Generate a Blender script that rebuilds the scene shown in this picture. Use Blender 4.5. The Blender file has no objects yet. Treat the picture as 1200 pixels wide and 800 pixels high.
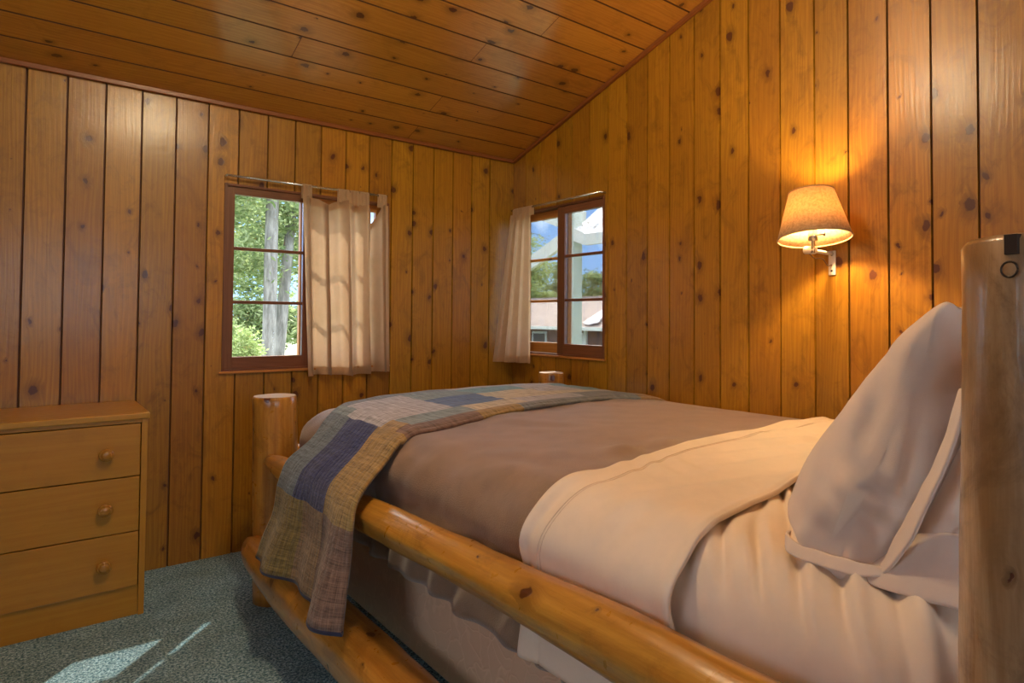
import bpy, bmesh, math, random
from mathutils import Vector, Matrix, noise
PI = math.pi
sc = bpy.context.scene
COL = sc.collection

# ------------------------------------------------------------------ camera
def make_camera():
    yaw, p, r = math.radians(39.0069), math.radians(1.45688), math.radians(.36674)
    F = Vector((math.sin(yaw)*math.cos(p), math.cos(yaw)*math.cos(p), math.sin(p)))
    rt = Vector((math.cos(yaw), -math.sin(yaw), 0)); up = rt.cross(F)
    c, s = math.cos(r), math.sin(r)
    R = c*rt + s*up; U = -s*rt + c*up
    cd = bpy.data.cameras.new('camera'); co = bpy.data.objects.new('camera', cd); COL.objects.link(co)
    cd.sensor_width = 36; cd.lens = 742.3/1200*36
    cd.shift_x = (600-633)/1200; cd.shift_y = (353.8-400)/1200
    cd.clip_start = .02; cd.clip_end = 300
    M = Matrix((R, U, -F)).transposed().to_4x4(); M.translation = (0, 0, 1.15)
    co.matrix_world = M
    sc.camera = co
make_camera()
sc.view_settings.view_transform = 'Standard'; sc.view_settings.look = 'None'
sc.view_settings.gamma = 1; sc.view_settings.use_curve_mapping = False
sc.view_settings.exposure = 0.30

# ------------------------------------------------------------------ world
def make_world():
    w = bpy.data.worlds.new('sky'); sc.world = w; w.use_nodes = True
    nt = w.node_tree; nt.nodes.clear(); N = nt.nodes.new; L = nt.links.new
    out = N('ShaderNodeOutputWorld'); bg = N('ShaderNodeBackground')
    tc = N('ShaderNodeTexCoord'); sep = N('ShaderNodeSeparateXYZ'); L(tc.outputs['Generated'], sep.inputs[0])
    mr = N('ShaderNodeMapRange'); mr.inputs[1].default_value = 0; mr.inputs[2].default_value = .6
    L(sep.outputs[2], mr.inputs[0])
    cr = N('ShaderNodeValToRGB'); e = cr.color_ramp.elements
    e[0].color = (.17, .28, .47, 1); e[1].color = (1, 1, 1.08, 1); e[1].position = .85
    m2 = cr.color_ramp.elements.new(.5); m2.color = (.11, .23, .50, 1)
    L(mr.outputs[0], cr.inputs[0])
    nz = N('ShaderNodeTexNoise'); nz.inputs['Scale'].default_value = 5; nz.inputs['Detail'].default_value = 6
    L(tc.outputs['Generated'], nz.inputs['Vector'])
    c2 = N('ShaderNodeValToRGB'); c2.color_ramp.elements[0].position = .52; c2.color_ramp.elements[1].position = .66
    c2.color_ramp.elements[0].color = (0, 0, 0, 1)
    L(nz.outputs[0], c2.inputs[0])
    mx = N('ShaderNodeMixRGB'); mx.inputs[2].default_value = (.8, .85, .9, 1)
    L(c2.outputs[0], mx.inputs[0]); L(cr.outputs[0], mx.inputs[1])
    L(mx.outputs[0], bg.inputs[0]); bg.inputs[1].default_value = 5.0
    L(bg.outputs[0], out.inputs[0])
make_world()

def light(name, kind, loc, energy, color, size=None, size_y=None, direction=None):
    d = bpy.data.lights.new(name, kind); o = bpy.data.objects.new(name, d); COL.objects.link(o)
    o.location = loc; d.energy = energy; d.color = color
    if kind == 'AREA':
        d.shape = 'RECTANGLE'; d.size = size; d.size_y = size_y
    elif kind == 'POINT' and size: d.shadow_soft_size = size
    if direction is not None:
        o.rotation_euler = Vector(direction).to_track_quat('-Z', 'Z').to_euler()
    return o
sun = light('sun', 'SUN', (10, 10, 12), 16.0, (1, .93, .8), direction=(-.66*.72, -.75*.72, -.69))
sun.data.angle = math.radians(.6)
# added fill lamps outside the assumed windows behind the camera
light('rear_fill_lamp', 'AREA', (.3, -1.95, 1.45), 16, (1, .92, .78), 1.5, 1.1, (0, 1, -.05))
light('side_fill_lamp', 'AREA', (-2.15, .575, 1.45), 8, (1, .90, .78), 1.3, 1.1, (1, .1, -.1))

LAMP_E = 150      # ceiling globe
# ------------------------------------------------------------------ materials
def newmat(name):
    m = bpy.data.materials.new(name); m.use_nodes = True
    nt = m.node_tree; b = nt.nodes['Principled BSDF']
    return m, nt, b
def plain(name, col, rough=.5, metal=0, spec=.5, emit=None, estr=0):
    m, nt, b = newmat(name)
    b.inputs['Base Color'].default_value = (*col, 1); b.inputs['Roughness'].default_value = rough
    b.inputs['Metallic'].default_value = metal; b.inputs['Specular IOR Level'].default_value = spec
    if emit: b.inputs['Emission Color'].default_value = (*emit, 1); b.inputs['Emission Strength'].default_value = estr
    return m
class G:
    """tiny node helper"""
    def __init__(s, nt): s.nt = nt
    def n(s, t, **k):
        x = s.nt.nodes.new(t)
        for a, v in k.items(): setattr(x, a, v)
        return x
    def l(s, a, b): s.nt.links.new(a, b)
    def m(s, op, a, b=None, c=None, clamp=False):
        x = s.n('ShaderNodeMath', operation=op, use_clamp=clamp)
        for i, v in enumerate((a, b, c)):
            if v is None: continue
            if isinstance(v, (int, float)): x.inputs[i].default_value = v
            else: s.l(v, x.inputs[i])
        return x.outputs[0]
    def mix(s, f, a, b, t='MIX'):
        x = s.n('ShaderNodeMixRGB', blend_type=t)
        for i, v in enumerate((f, a, b)):
            if isinstance(v, (int, float)): x.inputs[i].default_value = v
            elif isinstance(v, tuple): x.inputs[i].default_value = (*v, 1) if len(v) == 3 else v
            else: s.l(v, x.inputs[i])
        return x.outputs[0]
    def xyz(s, x, y, z=0.0):
        c = s.n('ShaderNodeCombineXYZ')
        for i, v in enumerate((x, y, z)):
            if isinstance(v, (int, float)): c.inputs[i].default_value = v
            else: s.l(v, c.inputs[i])
        return c.outputs[0]
    def noise(s, vec, scale, detail=3, rough=.5, dist=0):
        x = s.n('ShaderNodeTexNoise'); s.l(vec, x.inputs['Vector'])
        x.inputs['Scale'].default_value = scale; x.inputs['Detail'].default_value = detail
        x.inputs['Roughness'].default_value = rough; x.inputs['Distortion'].default_value = dist
        return x.outputs[0]
    def ramp(s, f, a, b):
        x = s.n('ShaderNodeMapRange', interpolation_type='SMOOTHSTEP'); s.l(f, x.inputs[0])
        x.inputs[1].default_value = a; x.inputs[2].default_value = b
        return x.outputs[0]
def wood(name, base, dark, knotc=(.095, .022, .004), knots=.5, rough=.32, bump=.25, tint=.22, gscale=1., coat=.0, blotch=.35, spec=.5, knot_scale=1., cior=1.5, crough=.2):
    m, nt, b = newmat(name); g = G(nt)
    uv = g.n('ShaderNodeUVMap'); sp = g.n('ShaderNodeSeparateXYZ'); g.l(uv.outputs[0], sp.inputs[0])
    at = g.n('ShaderNodeAttribute', attribute_name='bid'); bid = at.outputs['Fac']
    u = g.m('ADD', sp.outputs[0], g.m('MULTIPLY', bid, 17.3)); v = g.m('ADD', sp.outputs[1], g.m('MULTIPLY', bid, 53.7))
    # knots: scattered ellipses of differing size
    wob = g.noise(g.xyz(u, v), 22., 3); wob2 = g.noise(g.xyz(v, u), 31., 3)
    kv = g.xyz(g.m('MULTIPLY', g.m('ADD', u, g.m('MULTIPLY', wob, .030)), 9.0*knot_scale), g.m('MULTIPLY', g.m('ADD', v, g.m('MULTIPLY', wob2, .030)), 6.4*knot_scale))
    vo = g.n('ShaderNodeTexVoronoi', voronoi_dimensions='2D'); g.l(kv, vo.inputs['Vector']); vo.inputs['Scale'].default_value = 1
    sc3 = g.n('ShaderNodeSeparateColor'); g.l(vo.outputs['Color'], sc3.inputs[0])
    rad = g.m('MULTIPLY', g.m('MAXIMUM', g.m('SUBTRACT', sc3.outputs[0], 1-knots), 0), .16/max(knots, .01))
    dist = g.m('ADD', vo.outputs['Distance'], g.m('MULTIPLY', g.m('SUBTRACT', g.noise(g.xyz(u, v, 3.), 90., 2), .5), .05))
    kn = g.n('ShaderNodeMapRange', interpolation_type='SMOOTHSTEP'); g.l(dist, kn.inputs[0])
    g.l(rad, kn.inputs[1]); g.l(g.m('MULTIPLY', rad, .70), kn.inputs[2]); kmask = kn.outputs[0]
    halo = g.n('ShaderNodeMapRange', interpolation_type='SMOOTHSTEP'); g.l(dist, halo.inputs[0])
    g.l(g.m('MULTIPLY', rad, 3.2), halo.inputs[1]); g.l(g.m('MULTIPLY', rad, .5), halo.inputs[2]); hmask = halo.outputs[0]
    # grain
    low = g.noise(g.xyz(g.m('MULTIPLY', u, 6), g.m('MULTIPLY', v, .9)), 1., 2)
    gu = g.m('ADD', g.m('MULTIPLY', u, 1), g.m('ADD', g.m('MULTIPLY', low, .05), g.m('MULTIPLY', hmask, .016)))
    fine = g.noise(g.xyz(g.m('MULTIPLY', gu, 170*gscale), g.m('MULTIPLY', v, 3.2)), 1., 4, .65)
    ring = g.m('MULTIPLY_ADD', g.m('SINE', g.m('MULTIPLY', g.m('ADD', gu, g.m('MULTIPLY', low, .09)), 330*gscale)), .5, .5)
    gm = g.m('ADD', g.m('MULTIPLY', fine, .88), g.m('MULTIPLY', ring, .12))
    gf = g.ramp(gm, .25, .8)
    bl = g.ramp(g.noise(g.xyz(g.m('MULTIPLY', u, 11), g.m('MULTIPLY', v, 6)), 1., 7, .7, 1.2), .46, .70)
    c = g.mix(gf, dark, base)
    c = g.mix(g.m('MULTIPLY', bl, blotch), c, tuple(x*.55 for x in dark))
    tn = g.ramp(g.noise(g.xyz(g.m('MULTIPLY', u, 5), g.m('MULTIPLY', v, 1.3)), 1., 3), .3, .7)
    c = g.mix(g.m('MULTIPLY', tn, .35), c, dark)
    c = g.mix(g.m('MULTIPLY', hmask, .75), c, tuple(x*.55 for x in dark))
    c = g.mix(kmask, c, knotc)
    hs = g.n('ShaderNodeHueSaturation'); g.l(c, hs.inputs['Color'])
    h1 = g.m('FRACT', g.m('MULTIPLY', bid, 7.77)); h2 = g.m('FRACT', g.m('MULTIPLY', bid, 3.33))
    g.l(g.m('MULTIPLY_ADD', h1, tint*1.3, 1-tint*.65), hs.inputs['Value']); g.l(g.m('MULTIPLY_ADD', h2, .008, .496), hs.inputs['Hue'])
    g.l(hs.outputs[0], b.inputs['Base Color'])
    wv = g.noise(g.xyz(g.m('MULTIPLY', u, 26), g.m('MULTIPLY', v, 38)), 1., 3)
    hgt = g.m('ADD', g.m('MULTIPLY', gf, .18), g.m('ADD', g.m('MULTIPLY', wv, .25), g.m('MULTIPLY', kmask, -.15)))
    bp = g.n('ShaderNodeBump'); bp.inputs['Strength'].default_value = bump; bp.inputs['Distance'].default_value = .004
    g.l(hgt, bp.inputs['Height']); g.l(bp.outputs[0], b.inputs['Normal']); g.l(bp.outputs[0], b.inputs['Coat Normal'])
    g.l(g.m('MULTIPLY_ADD', wv, .16, rough-.08), b.inputs['Roughness'])
    b.inputs['Specular IOR Level'].default_value = spec
    b.inputs['Coat Weight'].default_value = coat; b.inputs['Coat IOR'].default_value = cior; b.inputs['Coat Roughness'].default_value = crough
    return m
PINE = wood('varnished_pine_wall', (.52, .242, .013), (.33, .130, .005), knots=.36, rough=.42, bump=.30, tint=.24, coat=.45, blotch=.6)
PINE_C = wood('varnished_pine_ceiling', (.64, .295, .045), (.46, .185, .022), knots=.34, rough=.36, bump=.26, tint=.16, coat=1., blotch=.4, cior=1.85, crough=.13)
TRIM = wood('dark_trim_wood', (.24, .090, .038), (.16, .055, .022), knots=.05, rough=.4, tint=.1, blotch=.15)
LITW = wood('lit_window_wood', (.62, .27, .06), (.45, .17, .03), knots=.05, rough=.4, tint=.1, blotch=.15)  # brighter wood: light falling on the outer sash is put into the colour
LOG = wood('varnished_log', (.62, .305, .050), (.38, .150, .018), knots=.36, rough=.30, bump=.5, tint=.12, gscale=.45, blotch=.6, coat=.6, knot_scale=1.1)
LOGEND = wood('log_end_grain', (.72, .50, .28), (.55, .33, .15), knots=.0, rough=.5, tint=.05)
PEELED = wood('peeled_pale_log', (.66, .44, .25), (.28, .14, .05), knots=.2, rough=.36, bump=1., tint=.05, gscale=.22, blotch=.9, coat=.6)
MAPLE = wood('maple_veneer', (.52, .255, .026), (.44, .19, .016), knots=.0, rough=.35, bump=.1, tint=.10, gscale=.45, blotch=.22)
GROOVE = plain('groove_shadow_wood', (.10, .03, .01), .7)

def fabric(name, col, col2=None, rough=.85, weave=900, bump=.15, mottle=.12, transl=0., sheen=.2, spec=.15, nscale=14):
    m, nt, b = newmat(name); g = G(nt)
    tc = g.n('ShaderNodeTexCoord'); o = tc.outputs['Object']
    f = g.ramp(g.noise(o, nscale, 5, .65), .35, .7)
    c = g.mix(f, col, col2 or tuple(x*(1-mottle) for x in col))
    g.l(c, b.inputs['Base Color']); b.inputs['Roughness'].default_value = rough
    b.inputs['Specular IOR Level'].default_value = spec
    b.inputs['Sheen Weight'].default_value = sheen; b.inputs['Sheen Roughness'].default_value = .5
    n2 = g.noise(o, weave, 2)
    bp = g.n('ShaderNodeBump'); bp.inputs['Strength'].default_value = bump; bp.inputs['Distance'].default_value = .002
    g.l(n2, bp.inputs['Height']); g.l(bp.outputs[0], b.inputs['Normal'])
    if transl:
        tr = g.n('ShaderNodeBsdfTranslucent'); g.l(c, tr.inputs[0])
        ms = g.n('ShaderNodeMixShader'); ms.inputs[0].default_value = transl
        g.l(b.outputs[0], ms.inputs[1]); g.l(tr.outputs[0], ms.inputs[2])
        g.l(ms.outputs[0], nt.nodes['Material Output'].inputs[0])
    return m
SHEET = fabric('cream_cotton_sheet', (.90, .74, .58), rough=.6, mottle=.05, sheen=.1, spec=.3)
PILLOWM = fabric('cream_pillowcase', (.84, .67, .54), rough=.65, mottle=.05, sheen=.1, spec=.25)
BLANK = fabric('brown_fleece_blanket', (.27, .160, .090), (.21, .122, .068), rough=.6, weave=300, bump=.6, sheen=.45, spec=.8)
BOXM = fabric('beige_ticking', (.50, .33, .215), (.43, .27, .17), rough=.7, mottle=.1, nscale=22)
CURT = fabric('tan_linen_curtain', (.66, .44, .27), rough=.9, mottle=.08, transl=.45, weave=600)
SHADE = fabric('linen_lamp_shade', (.70, .48, .25), (.50, .32, .14), rough=.9, transl=.26, nscale=110)
SHADEIN = plain('lamp_shade_lining', (.9, .87, .8), .8)
WHITE = plain('white_enamel_metal', (.75, .70, .62), .35, 0)
IRON = plain('dark_iron', (.06, .04, .03), .45, .7)
CHROME = plain('brushed_rod_metal', (.72, .74, .70), .25, .9)
NAVY = fabric('navy_binding', (.035, .035, .07), rough=.9)
def bulb_mat():
    m, nt, b = newmat('lit_bulb'); g = G(nt)
    t = g.n('ShaderNodeBsdfTransparent'); e = g.n('ShaderNodeEmission'); e.inputs[0].default_value = (1, .78, .48, 1); e.inputs[1].default_value = 25
    ad = g.n('ShaderNodeAddShader'); g.l(t.outputs[0], ad.inputs[0]); g.l(e.outputs[0], ad.inputs[1]); g.l(ad.outputs[0], nt.nodes['Material Output'].inputs[0]); nt.nodes.remove(b)
    return m
BULB = bulb_mat()

def carpet_mat():
    m, nt, b = newmat('blue_grey_carpet'); g = G(nt)
    tc = g.n('ShaderNodeTexCoord'); o = tc.outputs['Object']
    a = g.noise(o, 120, 3, .8); c1 = g.noise(o, 55, 3, .7); big = g.noise(o, 7, 4)
    c = g.mix(g.ramp(a, .38, .64), (.055, .17, .25), (.66, .92, 1.0))
    c = g.mix(g.m('MULTIPLY', g.ramp(c1, .5, .7), .6), c, (.11, .24, .31))
    c = g.mix(g.m('MULTIPLY', g.ramp(big, .4, .75), .3), c, (.08, .12, .13))
    g.l(c, b.inputs['Base Color']); b.inputs['Roughness'].default_value = 1; b.inputs['Specular IOR Level'].default_value = .05
    bp = g.n('ShaderNodeBump'); bp.inputs['Strength'].default_value = 1; bp.inputs['Distance'].default_value = .012
    g.l(g.m('ADD', a, c1), bp.inputs['Height']); g.l(bp.outputs[0], b.inputs['Normal'])
    return m
CARPET = carpet_mat()
def glass_mat():
    m, nt, b = newmat('window_glass'); g = G(nt)
    t = g.n('ShaderNodeBsdfTransparent'); t.inputs[0].default_value = (.96, .98, .97, 1)
    gl = g.n('ShaderNodeBsdfGlossy'); gl.inputs['Roughness'].default_value = .02
    fr = g.n('ShaderNodeFresnel'); fr.inputs[0].default_value = 1.45
    mx = g.n('ShaderNodeMixShader'); g.l(g.m('MULTIPLY', fr.outputs[0], .8), mx.inputs[0]); g.l(t.outputs[0], mx.inputs[1]); g.l(gl.outputs[0], mx.inputs[2])
    g.l(mx.outputs[0], nt.nodes['Material Output'].inputs[0]); nt.nodes.remove(b)
    return m
GLASS = glass_mat()

# ------------------------------------------------------------------ mesh helpers
class MB:
    """mesh builder: verts, faces with uv / bid / material index"""
    def __init__(s): s.v = []; s.f = []; s.uv = []; s.b = []; s.mi = []; s.c = []
    def face(s, pts, uvs=None, bid=.5, mi=0, col=None):
        i = len(s.v); s.v += [tuple(p) for p in pts]; s.f.append(tuple(range(i, i+len(pts))))
        s.uv.append(uvs or [(p[0], p[1]) for p in pts]); s.b.append(bid); s.mi.append(mi); s.c.append(col)
    def box(s, lo, hi, bid=.5, mi=0, axis=2, rot=None):
        """axis = grain direction"""
        x0, y0, z0 = lo; x1, y1, z1 = hi
        P = [Vector((x, y, z)) for x in (x0, x1) for y in (y0, y1) for z in (z0, z1)]
        ax = [a for a in range(3) if a != axis]
        for q in ((0, 1, 3, 2), (4, 6, 7, 5), (0, 4, 5, 1), (2, 3, 7, 6), (0, 2, 6, 4), (1, 5, 7, 3)):
            pts = [P[i] for i in q]
            n = (pts[1]-pts[0]).cross(pts[2]-pts[1]); k = max(range(3), key=lambda i: abs(n[i]))
            if k == axis: uvs = [(p[ax[0]], p[ax[1]]) for p in pts]
            else:
                o = [a for a in ax if a != k][0]; uvs = [(p[o], p[axis]) for p in pts]
            if rot: pts = [rot(p) for p in pts]
            s.face(pts, uvs, bid, mi)
    def grid(s, fn, nu, nv, uvfn=None, bid=.5, mi=0, closeu=False, colfn=None):
        base = len(s.v)
        nU = nu if closeu else nu+1
        for j in range(nv+1):
            for i in range(nU): s.v.append(tuple(fn(i/nu, j/nv)))
        for j in range(nv):
            for i in range(nu):
                i2 = (i+1) % nU
                s.f.append((base+j*nU+i, base+j*nU+i2, base+(j+1)*nU+i2, base+(j+1)*nU+i))
                uf = uvfn or (lambda a, b: (a, b))
                s.uv.append([uf(i/nu, j/nv), uf((i+1)/nu, j/nv), uf((i+1)/nu, (j+1)/nv), uf(i/nu, (j+1)/nv)])
                s.b.append(bid); s.mi.append(mi); s.c.append(colfn((i+.5)/nu, (j+.5)/nv) if colfn else None)
    def build(s, name, mats, parent=None, smooth=False, loc=None, bevel=0, merge=True, solid=0, subsurf=0, autos=None):
        me = bpy.data.meshes.new(name)
        off = Vector(loc) if loc else Vector((0, 0, 0))
        me.from_pydata([tuple(Vector(p)-off) for p in s.v], [], s.f)
        ul = me.uv_layers.new(name='UVMap'); k = 0
        for fu in s.uv:
            for t in fu: ul.data[k].uv = t; k += 1
        a = me.attributes.new('bid', 'FLOAT', 'FACE'); a.data.foreach_set('value', s.b)
        if any(c is not None for c in s.c):
            ca = me.attributes.new('patch', 'FLOAT_COLOR', 'FACE')
            for i, c in enumerate(s.c): ca.data[i].color = (*(c or (.5, .5, .5)), 1)
        if not isinstance(mats, (list, tuple)): mats = [mats]
        for m in mats: me.materials.append(m)
        me.polygons.foreach_set('material_index', s.mi)
        if merge:
            bm = bmesh.new(); bm.from_mesh(me); bmesh.ops.remove_doubles(bm, verts=bm.verts, dist=1e-5)
            bmesh.ops.recalc_face_normals(bm, faces=bm.faces); bm.to_mesh(me); bm.free()
        if smooth: me.polygons.foreach_set('use_smooth', [True]*len(me.polygons))
        o = bpy.data.objects.new(name, me); COL.objects.link(o)
        if parent: o.parent = parent; o.location = off - Vector(parent.location)
        else: o.location = off
        if solid:
            md = o.modifiers.new('solid', 'SOLIDIFY'); md.thickness = solid; md.offset = 1 if solid > 0 else 1
        if bevel:
            md = o.modifiers.new('bevel', 'BEVEL'); md.width = bevel; md.segments = 2; md.limit_method = 'ANGLE'
        if subsurf:
            md = o.modifiers.new('sub', 'SUBSURF'); md.levels = subsurf; md.render_levels = subsurf
        return o
def thing(name, label, cat, loc=(0, 0, 0), group=None, kind=None):
    o = bpy.data.objects.new(name, None); COL.objects.link(o); o.location = loc; o.empty_display_size = .1
    return tag(o, label, cat, group, kind)
def tag(o, label=None, cat=None, group=None, kind=None):
    if label: o['label'] = label
    if cat: o['category'] = cat
    if group: o['group'] = group
    if kind: o['kind'] = kind
    return o
def cat_rom(pts, n):
    """smooth curve through pts -> n+1 samples uniform in arc length"""
    P = [Vector(p) for p in pts]; P = [2*P[0]-P[1]] + P + [2*P[-1]-P[-2]]; out = []
    for i in range(1, len(P)-2):
        for k in range(16):
            t = k/16; a, b, c, d = P[i-1:i+3]
            out.append(.5*((2*b)+(c-a)*t+(2*a-5*b+4*c-d)*t*t+(3*b-a-3*c+d)*t**3))
    out.append(P[-2]); L = [0]
    for i in range(1, len(out)): L.append(L[-1]+(out[i]-out[i-1]).length)
    res = []; j = 0
    for k in range(n+1):
        s = L[-1]*k/n
        while j < len(L)-2 and L[j+1] < s: j += 1
        t = (s-L[j])/max(1e-9, L[j+1]-L[j]); res.append(out[j].lerp(out[j+1], min(1, max(0, t))))
    return res, L[-1]
def tube(mb, path, rad, nseg=24, bid=.5, mi=0, mi_end=None, wobble=0, seed=0, endcut=.004, flat_top=None):
    """log along a list of points; rad = float or list"""
    P = [Vector(p) for p in path]; n = len(P)
    if not isinstance(rad, (list, tuple)): rad = [rad]*n
    T = [(P[min(i+1, n-1)]-P[max(i-1, 0)]).normalized() for i in range(n)]
    ref = Vector((0, 0, 1)) if abs(T[0].z) < .9 else Vector((1, 0, 0))
    L = [0]
    for i in range(1, n): L.append(L[-1]+(P[i]-P[i-1]).length)
    rings = []
    for i in range(n):
        a = T[i].cross(ref).normalized(); b = a.cross(T[i]).normalized(); ring = []
        for k in range(nseg):
            t = 2*PI*k/nseg; d = a*math.cos(t)+b*math.sin(t); r = rad[i]
            if wobble: r *= 1+wobble*noise.noise(Vector((math.cos(t)*1.4+seed*9.1, math.sin(t)*1.4, L[i]*2.6+seed)))*1.4+wobble*.5*noise.noise(Vector((math.cos(t)*4+seed, math.sin(t)*4, L[i]*9)))
            q = P[i]+d*r
            if flat_top is not None and q.z > flat_top: q.z = flat_top+.002*noise.noise(q*14)
            ring.append(q)
        rings.append(ring)
    base = len(mb.v)
    for r in rings: mb.v += [tuple(q) for q in r]
    per = 2*PI*rad[n//2]
    for i in range(n-1):
        for k in range(nseg):
            k2 = (k+1) % nseg
            mb.f.append((base+i*nseg+k, base+i*nseg+k2, base+(i+1)*nseg+k2, base+(i+1)*nseg+k))
            u0, u1 = k/nseg*per, (k+1)/nseg*per
            mb.uv.append([(u0, L[i]), (u1, L[i]), (u1, L[i+1]), (u0, L[i+1])]); mb.b.append(bid); mb.mi.append(mi); mb.c.append(None)
    for idx, ring, sgn in ((0, rings[0], 1), (n-1, rings[-1], -1)):
        order = list(range(nseg)); order = order[::-1] if sgn > 0 else order
        mb.f.append(tuple(base+idx*nseg+k for k in order))
        a = T[idx].cross(ref).normalized(); b = a.cross(T[idx]).normalized()
        mb.uv.append([((ring[k]-P[idx]).dot(a), (ring[k]-P[idx]).dot(b)*.2) for k in order]); mb.b.append(bid); mb.mi.append(mi if mi_end is None else mi_end); mb.c.append(None)
def lathe(mb, prof, n=32, axis=(0, 0, 1), org=(0, 0, 0), mi=0, bid=.5):
    ax = Vector(axis).normalized(); ref = Vector((1, 0, 0)) if abs(ax.x) < .9 else Vector((0, 1, 0))
    a = ax.cross(ref).normalized(); b = ax.cross(a); o = Vector(org)
    L = len(prof)-1
    def fn(u, v):
        r, h = prof[round(v*L)]; t = 2*PI*u
        return o+ax*h+(a*math.cos(t)+b*math.sin(t))*r
    mb.grid(fn, n, L, lambda u, v: (u*.2, v*.1), bid, mi, closeu=True)
def line_pts(a, b, n): a, b = Vector(a), Vector(b); return [a.lerp(b, i/n) for i in range(n+1)]

# ------------------------------------------------------------------ room
XW, YW = 2.485, 3.355            # inner faces of the right and left (far) walls
XL, YB = -2.0, -1.8              # walls behind the camera
SL = .312; ZC = 2.185
def ceil_z(y): return ZC+SL*(YW-y)
rnd = random.Random(5)

floor = MB(); floor.face([(XL-.1, YB-.1, 0), (XW+.1, YB-.1, 0), (XW+.1, YW+.1, 0), (XL-.1, YW+.1, 0)])
floor.face([(XL-.1, YB-.1, -.08), (XW+.1, YB-.1, -.08), (XW+.1, YW+.1, -.08), (XL-.1, YW+.1, -.08)])
tag(floor.build('floor', CARPET), kind='structure')

def board_wall(name, edges, T, ztop, opening=None, depth=.11, mat=PINE):
    """edges: board boundaries along u; T(u, w, z) -> world, w>0 into the wall; opening (u0,u1,z0,z1)"""
    mb = MB(); g = .0055; ch = .003; dp = .010
    def strip(u0, u1, w0, w1, z0f, z1f, uo, bid, mi=0):
        pts = [T(u0, w0, z0f(u0)), T(u1, w1, z0f(u1)), T(u1, w1, z1f(u1)), T(u0, w0, z1f(u0))]
        mb.face(pts, [(u0-uo, z0f(u0)), (u1-uo, z0f(u1)), (u1-uo, z1f(u1)), (u0-uo, z1f(u0))], bid, mi)
    def piece(a, b, uo, bid, ea, eb, z0f, z1f):
        if ea: strip(a, a+g, dp, dp, z0f, z1f, uo, bid, 1); strip(a+g, a+g+ch, dp, 0, z0f, z1f, uo, bid)
        if eb: strip(b-g-ch, b-g, 0, dp, z0f, z1f, uo, bid)
        strip(a+(g+ch if ea else 0), b-(g+ch if eb else 0), 0, 0, z0f, z1f, uo, bid)
    zero = lambda u: 0.
    for i in range(len(edges)-1):
        a, b = edges[i], edges[i+1]; bid = rnd.random()
        cuts = [a]
        if opening:
            for c in opening[:2]:
                if a+1e-4 < c < b-1e-4: cuts.append(c)
        cuts.append(b)
        for k in range(len(cuts)-1):
            p, q = cuts[k], cuts[k+1]; mid = (p+q)/2
            ea = k == 0; eb = False
            if opening and opening[0] < mid < opening[1]:
                piece(p, q, a, bid, ea, eb, zero, lambda u: opening[2]); piece(p, q, a, bid, ea, eb, lambda u: opening[3], ztop)
            else: piece(p, q, a, bid, ea, eb, zero, ztop)
    # solid core behind the boards
    def core(u0, u1, z0, z1):
        za = z1(u0) if callable(z1) else z1; zb = z1(u1) if callable(z1) else z1
        f = [T(u0, dp+.001, z0), T(u1, dp+.001, z0), T(u1, dp+.001, zb), T(u0, dp+.001, za)]
        r = [T(u0, depth, z0), T(u1, depth, z0), T(u1, depth, zb), T(u0, depth, za)]
        mb.face(f, bid=.5, mi=1); mb.face(r, bid=.5, mi=1)
        for k in range(4): mb.face([f[k], f[(k+1) % 4], r[(k+1) % 4], r[k]], bid=.5, mi=1)
    U0, U1 = edges[0], edges[-1]
    if opening:
        core(U0, opening[0], 0, ztop); core(opening[1], U1, 0, ztop)
        core(opening[0], opening[1], 0, opening[2]); core(opening[0], opening[1], opening[3], ztop)
    else: core(U0, U1, 0, ztop)
    return tag(mb.build(name, [mat, GROOVE], merge=False), kind='structure')

TL = lambda u, w, z: (u, YW+w, z)
TR = lambda u, w, z: (XW+w, u, z)
eL = [-.0249+.1362*k for k in range(-15, 19)]; eL[0] = XL; eL[-1] = XW
eL = [e for e in eL if e <= XW-.02]+[XW]
eR = [3.355, 3.218, 3.069, 2.918, 2.774, 2.624, 2.4735, 2.333, 2.187, 2.0415, 1.891, 1.744, 1.595, 1.442, 1.290, 1.153, 1.006, .860, .717]
while eR[-1]-.148 > YB+.02: eR.append(eR[-1]-.148)
eR = sorted(eR[:-1]+[YB])
LWIN = (.735, 1.60, .880, 1.800)
RWIN = (2.500, 3.33, .925, 1.835)
board_wall('wall_left', eL, TL, lambda u: ZC, LWIN)
board_wall('wall_right', eR, TR, ceil_z, RWIN)
# walls behind the camera, each with its own window opening
BWIN = (-.45, 1.05, .9, 2.0); SWIN = (-.1, 1.25, .9, 2.0)
board_wall('wall_back', [XL+.15*k for k in range(30)]+[XW], lambda u, w, z: (u, YB-w, z), lambda u: ceil_z(YB), BWIN)
board_wall('wall_side', [YB+.15*k for k in range(34)]+[YW], lambda u, w, z: (XL-w, u, z), ceil_z, SWIN)

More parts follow.
